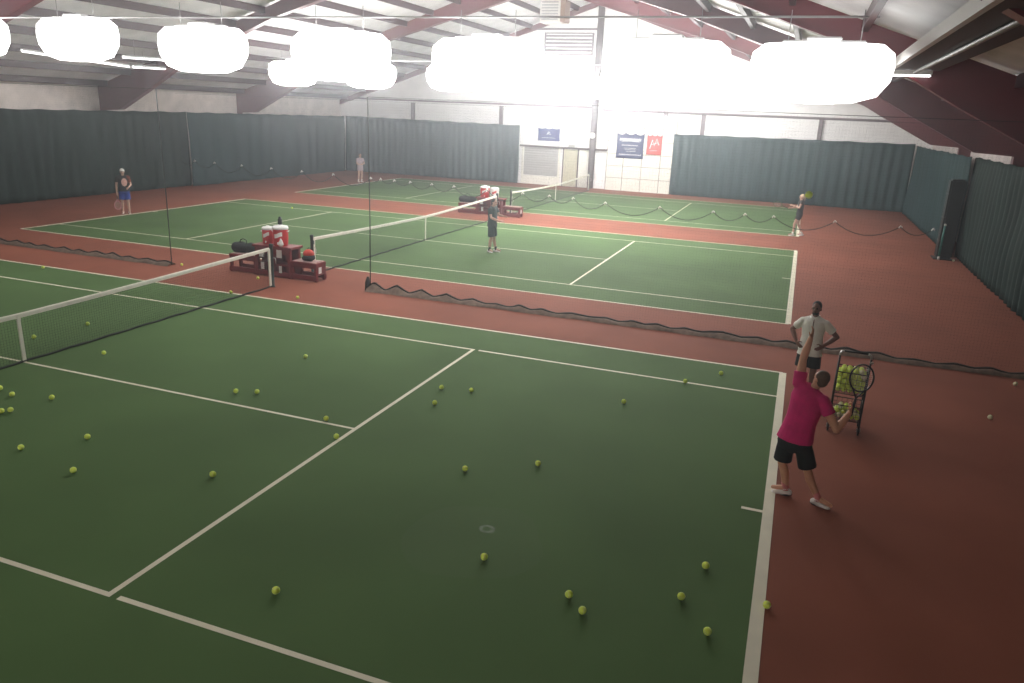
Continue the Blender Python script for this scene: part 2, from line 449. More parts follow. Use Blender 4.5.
# ------------------------------------------------------------------ hanging divider netting
def divider(x0, x1, y, hem, ztop, label, cord_at=(), rope_pts=None, heap=None, cell=.058):
    t = thing('divider_net', label, 'divider net', ((x0 + x1) / 2, y, 0), 0, 'divider nets between the courts')
    xc = (x0 + x1) / 2
    g = MB(); n = int((x1 - x0) / cell)
    for i in range(n + 1):
        x = x0 + (x1 - x0) * i / n
        g.tube([(x - xc, 0, hem(x)), (x - xc, .0, ztop)], .00055, 3, cap=False)
    k = 1
    while k * cell < ztop:
        z = k * cell
        pts = []
        for i in range(61):
            x = x0 + (x1 - x0) * i / 60
            pts.append((x - xc, 0, max(z, hem(x))))
        g.tube(pts, .00055, 3, cap=False); k += 1
    g.build('netting', M['net'], t)
    g = MB(); g.tube([(x0 - xc, 0, ztop), (x1 - xc, 0, ztop)], .005, 6); g.build('top_cable', M['hem'], t)
    for x in cord_at:
        g = MB(); g.tube([(x - xc, 0, .03), (x - xc + .01, .01, 1.6), (x - xc, 0, ztop)], .013, 6); g.build('edge_rope', M['hem'], t)
    return t, xc

def wob(x, s): return noise.noise(V((x * .9, s, 0)))
# court 1 / court 2, right half: hem lies heaped on the floor
def heap_parts(t, xc, x0, x1, seed, big):
    rp = []; N = int((x1 - x0) / .06); lo = []
    for i in range(N + 1):
        x = x0 + (x1 - x0) * i / N
        a = big(x)
        ph = (x - x0) / .62 + .5 * noise.noise(V((x * .5, seed, 1))); tri = 1 - abs(2 * (ph % 1) - 1)
        z = .035 + a * tri ** 1.15 + .03 * abs(wob(x * 2, seed))
        yy = .10 * wob(x, seed + 4) + .03
        rp.append(V((x - xc, yy, z)))
    g = MB(); g.tube(rp, .026, 6); g.build('hem_rope', M['hem'], t)
    g = MB(); g.smooth = True
    rows = []
    for i, p in enumerate(rp):
        x = p.x + xc
        q = [(-.16 - .05 * wob(x * 2.1, seed + 9), .004), (-.11, .045 + .03 * wob(x * 5, seed)), (-.05, .03 + p.z * .55), (p.y * .5, p.z * .92), (p.y + .06, .03 + p.z * .5), (p.y + .13 + .05 * wob(x * 1.7, seed + 2), .004)]
        rows.append([g.bm.verts.new((p.x, a, max(.003, b))) for a, b in q])
    fs = []
    for A, C in zip(rows, rows[1:]):
        for j in range(5): fs.append(g.bm.faces.new([A[j], A[j + 1], C[j + 1], C[j]]))
    g._tag(fs); g.build('bunched_netting', M['mesh_heap'], t)

d1, xc = divider(2.26, 17.0, 7.34, lambda x: .03, 4.5, 'tall black divider net right of the gap, its hem bunched along the red floor', (2.26,))
heap_parts(d1, xc, 2.2, 17.0, 1.3, lambda x: max(.05, .24 - .045 * max(0, x - 2.2)) * (.75 + .3 * wob(x * .7, 8)) if x < 6 else .055 * (1 + wob(x * .8, 3)))
g = MB(); g.tube([(2.2 - xc, -.02, .0), (2.18 - xc, .0, .2), (2.2 - xc, 0, .34)], [.07, .06, .03], 8); g.build('gathered_end', M['hem'], d1)
d2, xc = divider(-17.3, -3.74, 7.2, lambda x: .03, 4.5, 'tall black divider net left of the gap, hem lying near the left sidelines', (-3.74,))
heap_parts(d2, xc, -17.3, -3.74, 6.1, lambda x: .07 * (1 + .8 * wob(x * .8, 5)))
# court 2 / court 3: hem tied up in swags
ties = [-17.1, -16.2, -15.0, -13.4, -11.7, -10.0, -8.3, -6.35, -5.84, -5.15, -4.36, -3.31, -2.25, -.7, .91, 2.08, 3.11, 4.46, 6.66, 8.72, 9.9, 10.94, 13.08, 15.26, 16.3]
def tz(x): return 1.2 - .018 * (x + 6) if x < 4 else .95
def swag(x):
    for a, b in zip(ties, ties[1:]):
        if a <= x <= b:
            u = (x - a) / (b - a); dip = min(.42, .26 * (b - a))
            return tz(a) * (1 - u) + tz(b) * u - dip * math.sin(PI * u) ** .8
    return 1.0
d3, xc = divider(-17.1, 16.3, 21.9, swag, 4.5, 'black divider net between middle and far courts, hem tied up in swags', ())
g = MB()
g.tube([(x - xc, 0, swag(x)) for x in [-17.1 + 33.4 * i / 500 for i in range(501)]], .016, 5); g.build('swag_hem', M['hem'], d3)
for x in ties[1:]:
    g = MB(); z = tz(x)
    g.tube([(x - xc - .05, -.02, z - .06), (x - xc, -.03, z + .02), (x - xc + .06, -.02, z - .04)], .028, 6)
    g.build('tie_strap', M['tie'], d3)

# ------------------------------------------------------------------ lamps
def lamp_proto():
    t = thing('pendant_lamp', '', 'lamp')
    g = MB(); g.smooth = True
    # oblong luminous bowl, enlarged to stand in for the bloom around the lamp
    N = 28; prof = [(0, -.52), (.5, -.50), (.82, -.38), (.97, -.12), (1.0, .12), (.97, .34), (.82, .48)]
    rings = []
    for rr, z in prof:
        if rr == 0: rings.append([g.bm.verts.new((0, 0, z))]); continue
        rings.append([g.bm.verts.new((1.22 * rr * math.copysign(abs(math.cos(a)) ** .75, math.cos(a)), .45 * rr * math.copysign(abs(math.sin(a)) ** .75, math.sin(a)), z)) for a in [2 * PI * j / N for j in range(N)]])
    fs = []
    for A, C in zip(rings, rings[1:]):
        for j in range(N):
            if len(A) == 1: fs.append(g.bm.faces.new([A[0], C[(j + 1) % N], C[j]]))
            else: fs.append(g.bm.faces.new([A[j], A[(j + 1) % N], C[(j + 1) % N], C[j]]))
    fs.append(g.bm.faces.new(rings[-1]))
    g._tag(fs); g.build('diffuser', M['lamp_A'], t)
    g = MB(); g.box((-.7, -.12, .485), (.7, .12, .54), .02); g.box((-.3, -.14, .54), (.3, .14, .6), .02); g.build('housing', M['lamp_metal'], t)
    for s in (-1, 1):
        g = MB(); g.tube([(s * .6, 0, .54), (s * .6, 0, 1.05)], .008, 6); g.build('hanger_rod', M['rod'], t)
    return t
lp = lamp_proto(); first = True
names = ['partly past the left edge of the picture', 'second from the left', 'third from the left', 'over the middle net post', 'left of the gable column', 'right of the gable column', 'beside the maroon haunch at the right']
for row, (y, zz) in enumerate(((7.0, [5.63, 5.61, 5.42, 5.32, 5.22, 5.23, 5.20]), (21.2, [5.5] * 7), (-13.2, [3.7] * 7), (31.5, [5.6] * 7))):
    for i, x in enumerate((-9.75, -5.93, -2.0, 1.78, 5.3, 8.98, 11.75)):
        if row == 2 and i not in (2, 4): continue
        if row == 3 and i not in (2, 3, 4, 5): continue
        o = lp if first else copy_tree(lp); first = False
        o.location = (x, y, zz[i])
        sl = [c for c in o.children if c.name.startswith('diffuser')][0].material_slots[0]; sl.link = 'OBJECT'; sl.material = M['lamp_' + ('AAABBCC', 'DDDEEFF', 'GGGGGGG', 'HHHHHHH')[row][i]]
        if row == 2:  # unseen fill lamps, added to light the players from the camera side
            o['label'] = 'added fill lamp of the row behind the viewer'; o['group'] = 'added fill lamps behind the viewer'
            continue
        if row == 3:  # extra row, added to brighten the back wall and roof
            o['label'] = ['', '', 'leftmost', 'second from left', 'third from left', 'rightmost'][i] + ' of the four added lamps brightening the back wall'; o['group'] = 'added lamps near the back wall'
            continue
        o['label'] = ('glaring white pendant lamp in the nearer row, ' if row == 0 else 'smaller glaring white pendant lamp in the farther row, ') + (names[i] if row == 0 else names[i].replace('partly past the left edge of the picture', 'leftmost of that row'))
        o['group'] = 'pendant lamps of the nearer row' if row == 0 else 'pendant lamps of the farther row'
        for c in [c for c in o.children if c.name.startswith('hanger_rod')]:
            pass
for y, z in ((7.13, 6.15), (21.63, 6.15)):
    g = MB(); g.tube([(-11.5, y, z), (12.6, y, z)], .02, 6)
    tag(g.build('conduit_pipe', M['rod']), 'thin conduit pipe carrying the %s row of lamps' % ('nearer' if y < 10 else 'farther'), 'pipe')

# strip lights along the left roof slope
def strip(x, y0, y1, z0, z1, label):
    t = thing('strip_light', label, 'light', (x, y0, z0), 0, 'strip lights over the left side')
    g = MB(); g.tube([(0, 0, 0), (0, y1 - y0, z1 - z0)], .035, 10); g.build('tube', M['strip'], t)
    g = MB(); g.prism([(-.09, .02), (-.05, .09), (.05, .09), (.09, .02), (.07, .02), (.04, .07), (-.04, .07), (-.07, .02)], 0, 1, 1)
    o = g.build('reflector', M['lamp_metal'], t)
    for v in o.data.vertices: v.co.z += (z1 - z0) * v.co.y; v.co.y *= (y1 - y0)
    for u in (.15, .85):
        g = MB(); yy = (y1 - y0) * u; zz = (z1 - z0) * u
        g.tube([(0, yy, zz + .08), (0, yy, zr(x) - z0 - .02)], .006, 5); g.build('hanger_wire', M['rod'], t)
strip(-14, 11.75, 16.3, 5.62, 5.40, 'thin bright strip light under the second lamp from the left')
strip(-14, 16.5, 20.1, 5.40, 5.47, 'thin bright strip light lowest on the left, above the white wall panels')
strip(-13.0, 15.1, 18.9, 5.68, 5.76, 'thin bright strip light between the second and third lamps from the left')

# heater hood and flat fixture at the right
t = thing('radiant_heater', 'long dark heater hood with bright lip hanging at upper right', 'heater', (13.45, -2.0, 5.4))
g = MB(); g.prism([(-.36, .02), (-.26, .2), (.3, .2), (.42, .02), (.42, -.02), (-.36, -.02)], 0, 10.6, 1); g.build('hood', M['hood'], t)
g = MB(); g.prism([(-.44, -.03), (-.36, .22), (-.33, .22), (-.37, -.03)], 0, 10.6, 1); lab(g.build('lip', M['hood_in'], t), 'bright reflecting lip')
g = MB(); g.tube([(0, .1, -.06), (0, 10.5, -.06)], .035, 10); g.build('burner_tube', M['rod'], t)
for yy in (1, 5.5, 10):
    g = MB(); g.tube([(0, yy, .19), (0, yy, .55)], .008, 5); g.build('hanger_wire', M['rod'], t)
t = thing('strip_light', 'short boxy light fixture end-on beside the dark haunch at right', 'light', (13.25, 9.0, 5.30))
g = MB(); g.box((-.55, -.07, .02), (.55, .07, .13), .01); g.build('housing', M['duct'], t)
g = MB(); g.box((-.53, -.05, -.015), (.53, .05, .02), .01); g.build('tube', M['strip'], t)
for s in (-.4, .4):
    g = MB(); g.tube([(s, 0, .13), (s, 0, .55)], .006, 5); g.build('hanger_wire', M['rod'], t)

# unit heater and louvre under the gable
t = thing('unit_heater', 'pale boxy unit heater hanging near the roof ridge', 'heater', (-1.6, 33.0, 8.85))
g = MB(); g.box((-.75, -.5, 0), (.35, .5, 1.15), .03); g.build('casing', M['duct'], t)
g = MB(); g.box((.35, -.45, .05), (.62, .45, 1.1), .02); g.build('side_panel', M['brown'], t)
g = MB()
for k in range(7): g.box((-.65, -.53, .12 + k * .14), (.25, -.5, .19 + k * .14))
g.build('grille', M['rod'], t)
for s in (-.6, .5):
    g = MB(); g.tube([(s, 0, 1.15), (s, 0, zr(-1.6) - 8.85 + .1)], .012, 6); g.build('hanger_rod', M['rod'], t)
t = thing('louver_vent', 'grey slatted vent high on the gable left of the column', 'vent', (-2.2, YB, 7.7))
g = MB(); g.box((-1.5, -.1, 0), (-1.42, 0, 1.1)); g.box((1.42, -.1, 0), (1.5, 0, 1.1)); g.box((-1.5, -.1, -.06), (1.5, 0, 0)); g.box((-1.5, -.1, 1.1), (1.5, 0, 1.16)); g.build('frame', M['girt'], t)
g = MB()
for k in range(5): g.prism([(-.09, .12 + k * .2), (-.08, .14 + k * .2), (0, .24 + k * .2), (0, .22 + k * .2)], -1.42, 1.42, 0)
g.build('slat', M['girt'], t)

# ------------------------------------------------------------------ back wall: shutter, doors, panel wall, banners
t = thing('roll_up_shutter', 'grey roll-up shutter in the back wall beside the curtain edge', 'shutter', (-3.55, YB - .02, 0))
g = MB()
for k in range(12): g.prism([(0, .55 + k * .142), (-.03, .56 + k * .142), (-.04, .62 + k * .142), (-.03, .685 + k * .142), (0, .69 + k * .142)], -1.15, 1.1, 0)
g.build('slat_curtain', M['shutter'], t)
g = MB(); g.box((-1.25, -.1, 0), (1.25, 0, .53), .01); lab(g.build('base_panel', M['panel_wh'], t), 'white panel under the grey slats')
for s in (-1.2, 1.16):
    g = MB(); g.box((s - .06, -.09, .53), (s + .06, 0, 2.27)); g.build('guide_rail', M['panel_wh'], t)
g = MB(); g.box((-4.95, YB - .2, 2.25), (.75, YB, 2.36)); struct(g.build('trim_lintel_back', M['dark_column']))
def wdoor(nm, x0, x1, m):
    g = MB(); g.box((x0, YB - .06, .02), (x1, YB, 2.22)); o = struct(g.build(nm, m))
    g = MB(); g.box((x0 - .06, YB - .09, 0), (x0, YB, 2.25)); g.box((x1, YB - .09, 0), (x1 + .06, YB, 2.25)); h = g.build('door_frame', M['dark_column'], o)
    g = MB(); g.tube([(x1 - .1, YB - .06, 1.0), (x1 - .1, YB - .13, 1.0), (x1 - .22, YB - .13, 1.0)], .014, 6); g.build('door_handle', M['chrome'], o)
wdoor('door_1', -2.1, -1.22, M['cream'])
wdoor('door_2', -1.14, -.5, M['panel_wh'])
t = thing('emergency_light', 'small grey box light on the dark lintel above the cream door', 'light', (-1.6, YB - .2, 2.36))
g = MB(); g.box((-.2, -.05, 0), (.2, .08, .16), .02); g.build('box', M['shutter'], t)
for s in (-1, 1):
    g = MB(); g.ball((s * .12, -.06, .2), .06); g.build('lamp_head', M['lamp_metal'], t)
# panel wall of white boards
t = thing('panel_wall', 'white board wall of square panels between column and right curtain', 'panel', (2.65, YB, 0))
g = MB(); g.box((-2.0, -.22, 0), (2.0, -.0, 4.4)); g.build('board', M['panel_wh'], t)
g = MB()
for x in (-2.0, -1.0, .1, 1.2, 1.97): g.box((x - .015, -.235, .02), (x + .015, -.215, 4.4))
for z in (.75, 1.45, 2.15, 2.9, 3.65): g.box((-2.0, -.234, z - .012), (2.0, -.215, z + .012))
g.build('joint_strip', M['joint'], t)

def banner(name, x0, x1, z0, z1, y, m, label, kind):
    t = thing(name, label, 'banner', ((x0 + x1) / 2, y, z0), 0)
    w, h = x1 - x0, z1 - z0; g = MB(); g.smooth = True
    N, K = 24, 12; rows = []
    for k in range(K + 1):
        v = k / K
        row = []
        for i in range(N + 1):
            u = i / N
            # top edge hangs from four corners and droops between them
            droop = .07 * h * abs(math.sin(u * 3 * PI)) * v ** 3
            row.append(g.bm.verts.new(((u - .5) * w * (1 - .03 * math.sin(v * PI)), .012 * math.sin(u * 9 + v * 3) - .02, v * h - droop)))
        rows.append(row)
    fs = []
    for A, C in zip(rows, rows[1:]):
        for i in range(N): fs.append(g.bm.faces.new([A[i], A[i + 1], C[i + 1], C[i]]))
    g._tag(fs)
    o = g.build('cloth', m, t); sd = o.modifiers.new('t', 'SOLIDIFY'); sd.thickness = .006
    ink = MB()
    def stroke(pts, r=.03):
        ink.tube([((u - .5) * w, -.045, v * h) for u, v in pts], r, 4)
    if kind == 'navy':
        rr = random.Random(3)
        x = .12
        while x < .86:
            ww = .035 + rr.random() * .03
            stroke([(x, .70), (x + ww * .5, .80), (x + ww, .70)], .035); stroke([(x + ww, .72), (x + ww + .012, .79)], .025); x += ww + .022
        stroke([(.18, .66), (.5, .69), (.84, .67)], .02)
        x = .2
        while x < .8:
            stroke([(x, .50), (x + .02, .545), (x + .045, .50)], .016); x += .06
        for k in range(3): stroke([(.28 + .05 * k, .40 - .06 * k), (.72, .41 - .06 * k)], .012)
        x = .12
        while x < .88:
            stroke([(x, .13), (x + .02, .175), (x + .045, .135)], .018); x += .058
    elif kind == 'blue':
        stroke([(.42, .5), (.5, .72), (.6, .5), (.44, .58)], .03)
        stroke([(.2, .25), (.8, .24)], .014)
    else:
        stroke([(.22, .3), (.38, .75), (.5, .45), (.66, .8), (.8, .5)], .035)
        stroke([(.3, .5), (.75, .62)], .022); stroke([(.25, .2), (.7, .22)], .014)
    ink.build('lettering', M['ink'], t)
    g = MB()
    for u in (0, 1 / 3, 2 / 3, 1): g.tube([((u - .5) * w, -.01, h - .02), ((u - .5) * w * 1.02, .0, h + .1)], .01, 5)
    g.build('tie_cord', M['tape'], t)
banner('wall_banner', -3.84, -2.42, 2.66, 3.42, YB - .05, M['blue_ban'], 'small blue banner on the back wall above the grey shutter', 'blue')
banner('wall_banner', 1.18, 2.82, 1.92, 3.36, YB - .26, M['navy'], 'large navy banner with white lettering on the white panel wall', 'navy')
banner('wall_banner', 2.98, 3.86, 2.2, 3.34, YB - .26, M['red_ban'], 'narrow red banner on the white panel wall beside the navy one', 'red')
t = thing('wall_clock', 'small round white clock on the dark column of the back wall', 'clock', (-.3, YB - .36, 3.12))
g = MB(); q = Matrix.Rotation(PI / 2, 3, 'X')
g.lathe([(0, 0), (.17, 0), (.18, .02), (.17, .05), (.15, .06), (0, .06)], (0, 0, 0), 24)
for v in g.bm.verts: v.co = q @ v.co
g.build('case', M['cool_white'], t)
g = MB(); g.box((-.008, -.07, 0), (.008, -.062, .10)); g.box((0, -.07, -.006), (.07, -.062, .006)); g.build('hands', M['blackp'], t)

# ------------------------------------------------------------------ courtside benches with table
def bench_set(loc, label, rz=0):
    t = thing('courtside_bench', label, 'bench', loc, rz, 'red benches between the courts')
    def leg(x, y, z1, w=.04):
        g = MB(); g.box((x - w, y - w, 0), (x + w, y + w, z1), .008); g.build('leg', M['bench_red'], t)
    # seats (x along the court, front at y = 0, back at y = .45)
    for x0, x1 in ((-2.0, -1.08), (.08, .92)):
        g = MB(); g.box((x0, .0, .40), (x1, .45, .47), .012); s = g.build('seat', M['bench_red'], t)
        g = MB()
        for k in range(3): g.box((x0 + .05, .04 + k * .135, .47), (x1 - .05, .14 + k * .135, .485), .004)
        lab(g.build('seat_slat', M['bench_top'], s), 'worn pale slats')
        for x in (x0 + .05, x1 - .05):
            for y in (.05, .40): leg(x, y, .40)
        g = MB(); g.box((x0, -.005, .03), (x1, .045, .15), .008); g.box((x0, .405, .03), (x1, .455, .15), .008); g.build('base_rail', M['bench_red'], t)
        g = MB(); g.box((x0 + .02, .01, .33), (x1 - .02, .04, .40), .006); g.build('apron', M['bench_red'], t)
    g = MB(); g.box((.885, .06, .15), (.915, .39, .40), .006); g.build('end_panel', M['bench_red'], t)
    # table
    g = MB(); g.box((-1.16, -.03, .74), (.14, .50, .80), .012); g.build('table_top', M['bench_red'], t)
    g = MB(); g.box((-1.06, .01, .30), (.06, .45, .34), .006); g.build('shelf', M['bench_red'], t)
    g = MB(); g.box((-1.06, .42, .02), (.06, .45, .74), .006); g.build('back_panel', M['bench_red'], t)
    g = MB(); g.box((-1.06, .0, .60), (.06, .03, .74), .006); g.build('apron', M['bench_red'], t)
    for x in (-1.04, -.5, .04):
        for y in (.04, .41): leg(x, y, .74, .045)
    g = MB(); g.box((-1.08, -.01, .03), (.08, .045, .15), .008); g.build('base_rail', M['bench_red'], t)
    for x, z, w, h in ((-.26, .52, .17, .20), (-.86, .5, .13, .16), (-.83, .18, .10, .18), (-.24, .13, .09, .18)):
        g = MB(); g.box((x - w / 2, -.022, z), (x + w / 2, -.012, z + h)); lab(g.build('notice_card', M['paper'], t), 'white paper card')
    g = MB(); g.box((.918, .1, .2), (.926, .22, .36)); lab(g.build('notice_card', M['paper'], t), 'white paper card')
    return t
b1 = bench_set((-.18, 7.42, 0), 'long red bench with a raised middle table, in the gap of the nearer divider net')
b1.scale = (.92, 1, 1); b2 = copy_tree(b1); b2.location = (-.12, 21.98, 0); b2.scale = (.98, .98, .92)
b2['label'] = 'long red bench with a raised middle table, behind the far post of the middle net'

def cooler(loc, r, h, label, pale=False):
    t = thing('drink_cooler', label, 'cooler', loc, .3, 'drink coolers on the benches')
    body = M['cool_white'] if pale else M['cool_red']
    g = MB(); g.lathe([(r * .9, 0), (r * .93, .02), (r, h * .3), (r, h * .74), (r * .97, h * .78)], n=28); g.build('body', body, t)
    g = MB(); g.lathe([(r * 1.03, h * .78), (r * 1.05, h * .80), (r * 1.05, h * .87), (r * .9, h * .93), (r * .4, h * .95), (r * .25, h), (0, h)], n=28); lab(g.build('lid', M['cool_white'], t), 'white lid')
    for s in (-1, 1):
        g = MB(); g.tube([(s * r * .98, -.06, h * .68), (s * (r + .016), -.05, h * .69), (s * (r + .016), .05, h * .69), (s * r * .98, .06, h * .68)], .011, 8); g.build('side_handle', M['cool_white'], t)
    g = MB(); g.tube([(0, -r * .97, h * .14), (0, -r - .04, h * .14), (0, -r - .045, h * .08)], .014, 8); g.box((-.01, -r - .05, h * .15), (.01, -r - .03, h * .2)); g.build('tap', M['cool_white'], t)
    g = MB(); N = 8
    vs = []
    for z in (h * .42, h * .62):
        vs.append([g.bm.verts.new(((r + .003) * math.sin(a), -(r + .003) * math.cos(a), z + .03 * math.sin(3 * a))) for a in [-.55 + 1.1 * i / N for i in range(N + 1)]])
    g._tag([g.bm.faces.new([vs[0][i], vs[0][i + 1], vs[1][i + 1], vs[1][i]]) for i in range(N)])
    g.build('side_mark', M['cool_white'] if not pale else M['cool_red'], t)
    return t
cooler((-.96, 7.70, .80), .145, .46, 'smaller red cooler with white lid, left on the nearer bench table')
cooler((-.54, 7.66, .80), .19, .53, 'larger red cooler with white lid, right on the nearer bench table')
cooler((-.92, 22.2, .736), .20, .50, 'red cooler with white lid on the farther bench table')
cooler((-.48, 22.2, .736), .18, .46, 'white cooler beside the red one on the farther bench table', True)
def bottle(loc, label, m, r=.04, h=.22):
    t = thing('water_bottle', label, 'bottle', loc)
    g = MB(); g.lathe([(r * .9, 0), (r, .01), (r, h * .66), (r * .55, h * .8), (r * .5, h * .82)], n=16); g.build('body', m, t)
    g = MB(); g.lathe([(r * .62, h * .82), (r * .62, h * .97), (r * .3, h), (0, h)], n=16); g.build('cap', m, t)
bottle((-.54, 7.66, 1.33), 'black bottle standing on the lid of the larger cooler', M['blackp'], .055, .20)
bottle((-.72, 22.14, 1.19), 'small white bottle standing between the lids on the farther bench coolers', M['cool_white'], .04, .16) if False else None
t = thing('paper_cup_stack', 'white bag of paper cups in front of the larger cooler', 'cups', (-.37, 7.43, .80))
g = MB(); g.ball((0, 0, .075), (.085, .04, .075)); g.ball((.01, 0, .14), (.05, .03, .05)); g.ball((0, 0, .19), (.02, .02, .03))
remeshed(g, 'bag', .012, M['paper'], t)
# duffel bags
def duffel(loc, rz, s, label):
    t = thing('duffel_bag', label, 'bag', loc, rz, 'black bags on the benches')
    g = MB()
    g.cone((-.24 * s, 0, .13 * s), (.24 * s, 0, .13 * s), .13 * s, .12 * s); g.ball((-.1 * s, 0, .18 * s), (.16 * s, .11 * s, .10 * s)); g.ball((.17 * s, .02, .16 * s), (.14 * s, .11 * s, .11 * s))
    remeshed(g, 'body', .014, M['black'], t)
    g = MB(); g.tube([(-.1 * s, -.06, .24 * s), (-.08 * s, -.05, .33 * s), (0, -.05, .36 * s), (.08 * s, -.05, .33 * s), (.1 * s, -.06, .23 * s)], .012, 8); g.build('handle', M['blackp'], t)
    g = MB(); g.tube([(-.34 * s, 0, .14 * s), (-.2 * s, .1, .05 * s), (.1 * s, .14, .03 * s), (.34 * s, 0, .14 * s)], .011, 8); g.build('strap', M['blackp'], t)
duffel((-1.68, 7.66, .486), .1, 1.05, 'black duffel bag on the left seat of the nearer bench')
duffel((-1.72, 22.2, .447), .2, 1.1, 'black duffel bag on the left seat of the farther bench')
t = thing('backpack', 'orange-red and black bag on the right seat of the nearer bench', 'bag', (.33, 7.60, .494))
t.scale = (.85, .85, .9)
g = MB(); g.ball((0, 0, .09), (.21, .16, .095)); g.ball((0, .02, .12), (.19, .15, .10)); g.cone((-.12, -.06, .07), (.12, -.06, .07), .07, .07)
remeshed(g, 'lower_body', .013, M['black'], t)
g = MB(); g.ball((-.01, .02, .19), (.18, .145, .13)); g.ball((.03, .0, .22), (.13, .11, .10)); lab(remeshed(g, 'upper_body', .013, M['orange'], t), 'orange-red upper part')
g = MB(); g.tube([(-.05, .03, .31), (-.03, .03, .36), (.05, .03, .36), (.07, .03, .31)], .010, 8); g.build('handle', M['blackp'], t)

# tall pad and tube at the right wall
t = thing('padded_post', 'tall blackish pad standing against the right wall curtain', 'pad', (16.70, 21.5, 0))
g = MB(); g.box((-.24, -.28, .04), (.24, .28, 2.72), .05); g.build('pad_cover', M['pad'], t)
for z in (.6, 1.4, 2.2):
    g = MB(); g.box((-.245, -.285, z), (.245, .285, z + .05), .01); g.build('strap', M['blackp'], t)
g = MB(); g.box((-.34, -.36, 0), (.26, .3, .04), .01); g.build('base_plate', M['pad'], t)
t = thing('ball_tube', 'teal ball pick-up tube leaning on the tall dark pad', 'tube', (16.52, 21.08, 0), 0)
g = MB(); g.tube([(0, 0, .12), (0, .0, 1.2)], .032, 14); g.build('tube_body', M['teal'], t)
g = MB(); g.lathe([(.036, 0), (.038, .12), (.03, .13)], n=14); g.lathe([(.036, 1.18), (.038, 1.22), (.02, 1.25), (0, 1.25)], n=14); lab(g.build('end_cap', M['cool_white'], t), 'white end cap')

# ------------------------------------------------------------------ ball cart
t = cart = thing('ball_cart', 'tall black wire ball cart with two full baskets beside the two men', 'ball cart', (12.80, 3.16, 0), -.06)
HW, DP = .205, .19
for sx in (-1, 1):
    for sy in (-1, 1):
        g = MB(); top = 1.17 if sy < 0 else .95
        g.tube([(sx * HW, sy * DP, .10), (sx * HW, sy * DP, top)], .014, 8); g.build('upright', M['wire'], t)
for sx in (-1, 1):
    g = MB(); g.tube([(sx * HW, -DP, 1.10), (sx * HW, -DP, 1.19), (sx * (HW - .015), -DP, 1.225), (sx * (HW - .05), -DP, 1.24)], .014, 8); lab(g.build('handle_bend', M['chrome'], t), 'bright steel bend')
g = MB(); g.tube([(-HW + .05, -DP, 1.24), (HW - .05, -DP, 1.24)], .014, 8); g.build('handle_bar', M['wire'], t)
g = MB(); g.lathe([(0, -.02), (.02, -.015), (.024, 0), (.02, .015), (0, .02)], (HW + .015, -DP, 1.12), 12); g.build('clamp_knob', M['chrome'], t)
def basket(z0, z1, nm):
    b = thing('x', '', '', (0, 0, 0)); bpy.data.objects.remove(b)
    g = MB()
    for z in (z0, z1): g.tube([(-HW, -DP, z), (HW, -DP, z), (HW, DP, z), (-HW, DP, z)], .008, 6, closed=True)
    p = g.build('basket', M['wire'], t)
    g = MB(); k = 6
    for i in range(1, k):
        u = -1 + 2 * i / k
        for s in (-1, 1):
            g.tube([(u * HW, s * DP, z0), (u * HW, s * DP, z1)], .003, 4); g.tube([(s * HW, u * DP, z0), (s * HW, u * DP, z1)], .003, 4)
    zz = z0 + .07
    while zz < z1 - .02:
        g.tube([(-HW, -DP, zz), (HW, -DP, zz), (HW, DP, zz), (-HW, DP, zz)], .003, 4, closed=True); zz += .08
    g.build('side_grid', M['wire'], p)
    g = MB()
    for i in range(0, 9):
        u = -1 + 2 * i / 8
        g.tube([(u * HW, -DP, z0), (u * HW, DP, z0)], .003, 4); g.tube([(-HW, u * DP, z0), (HW, u * DP, z0)], .003, 4)
    g.build('bottom_grid', M['wire'], p)
basket(.60, .92, 'upper'); basket(.20, .42, 'lower')
for sx in (-1, 1):
    for sy in (-1, 1):
        g = MB(); q = Matrix.Rotation(PI / 2, 3, 'Y')
        g.lathe([(.0, -.014), (.045, -.014), (.055, -.008), (.055, .008), (.045, .014), (0, .014)], n=18)
        for v in g.bm.verts: v.co = q @ v.co + V((sx * HW, sy * DP, .055))
        wo = g.build('wheel', M['blackp'], t)
        g = MB(); g.tube([(sx * HW - .022, sy * DP, .055), (sx * HW - .022, sy * DP, .11), (sx * HW + .022, sy * DP, .11), (sx * HW + .022, sy * DP, .055)], .006, 6); g.build('fork', M['chrome'], wo)

# ------------------------------------------------------------------ tennis balls
BR = .037
def ball_mesh(m, seam):
    g = MB(); g.ball((0, 0, 0), BR, seg=20); a = g.mesh('tennis_ball'); a.materials.append(m)
    g = MB(); pts = []
    for i in range(48):
        th = 2 * PI * i / 48
        p = V((math.cos(th) * .62 + math.cos(3 * th) * .2, math.sin(th) * .62 - math.sin(3 * th) * .2, .62 * math.sin(2 * th)))
        pts.append(p.normalized() * (BR + .0002))
    g.tube(pts, .0016, 5, closed=True); b = g.mesh('seam'); b.materials.append(seam)
    return a, b
BM, BS = ball_mesh(M['ball'], M['ball_seam']); OM, OS = ball_mesh(M['ball_old'], M['ball_seam'])
def put_ball(x, y, z, label, group, old=False):
    o = bpy.data.objects.new('tennis_ball', OM if old else BM); COL.objects.link(o)
    s = bpy.data.objects.new('seam', OS if old else BS); COL.objects.link(s); s.parent = o
    o.location = (x, y, z); o.rotation_euler = (R.random() * 6, R.random() * 6, R.random() * 6)
    tag(o, label, 'tennis ball', group); return o
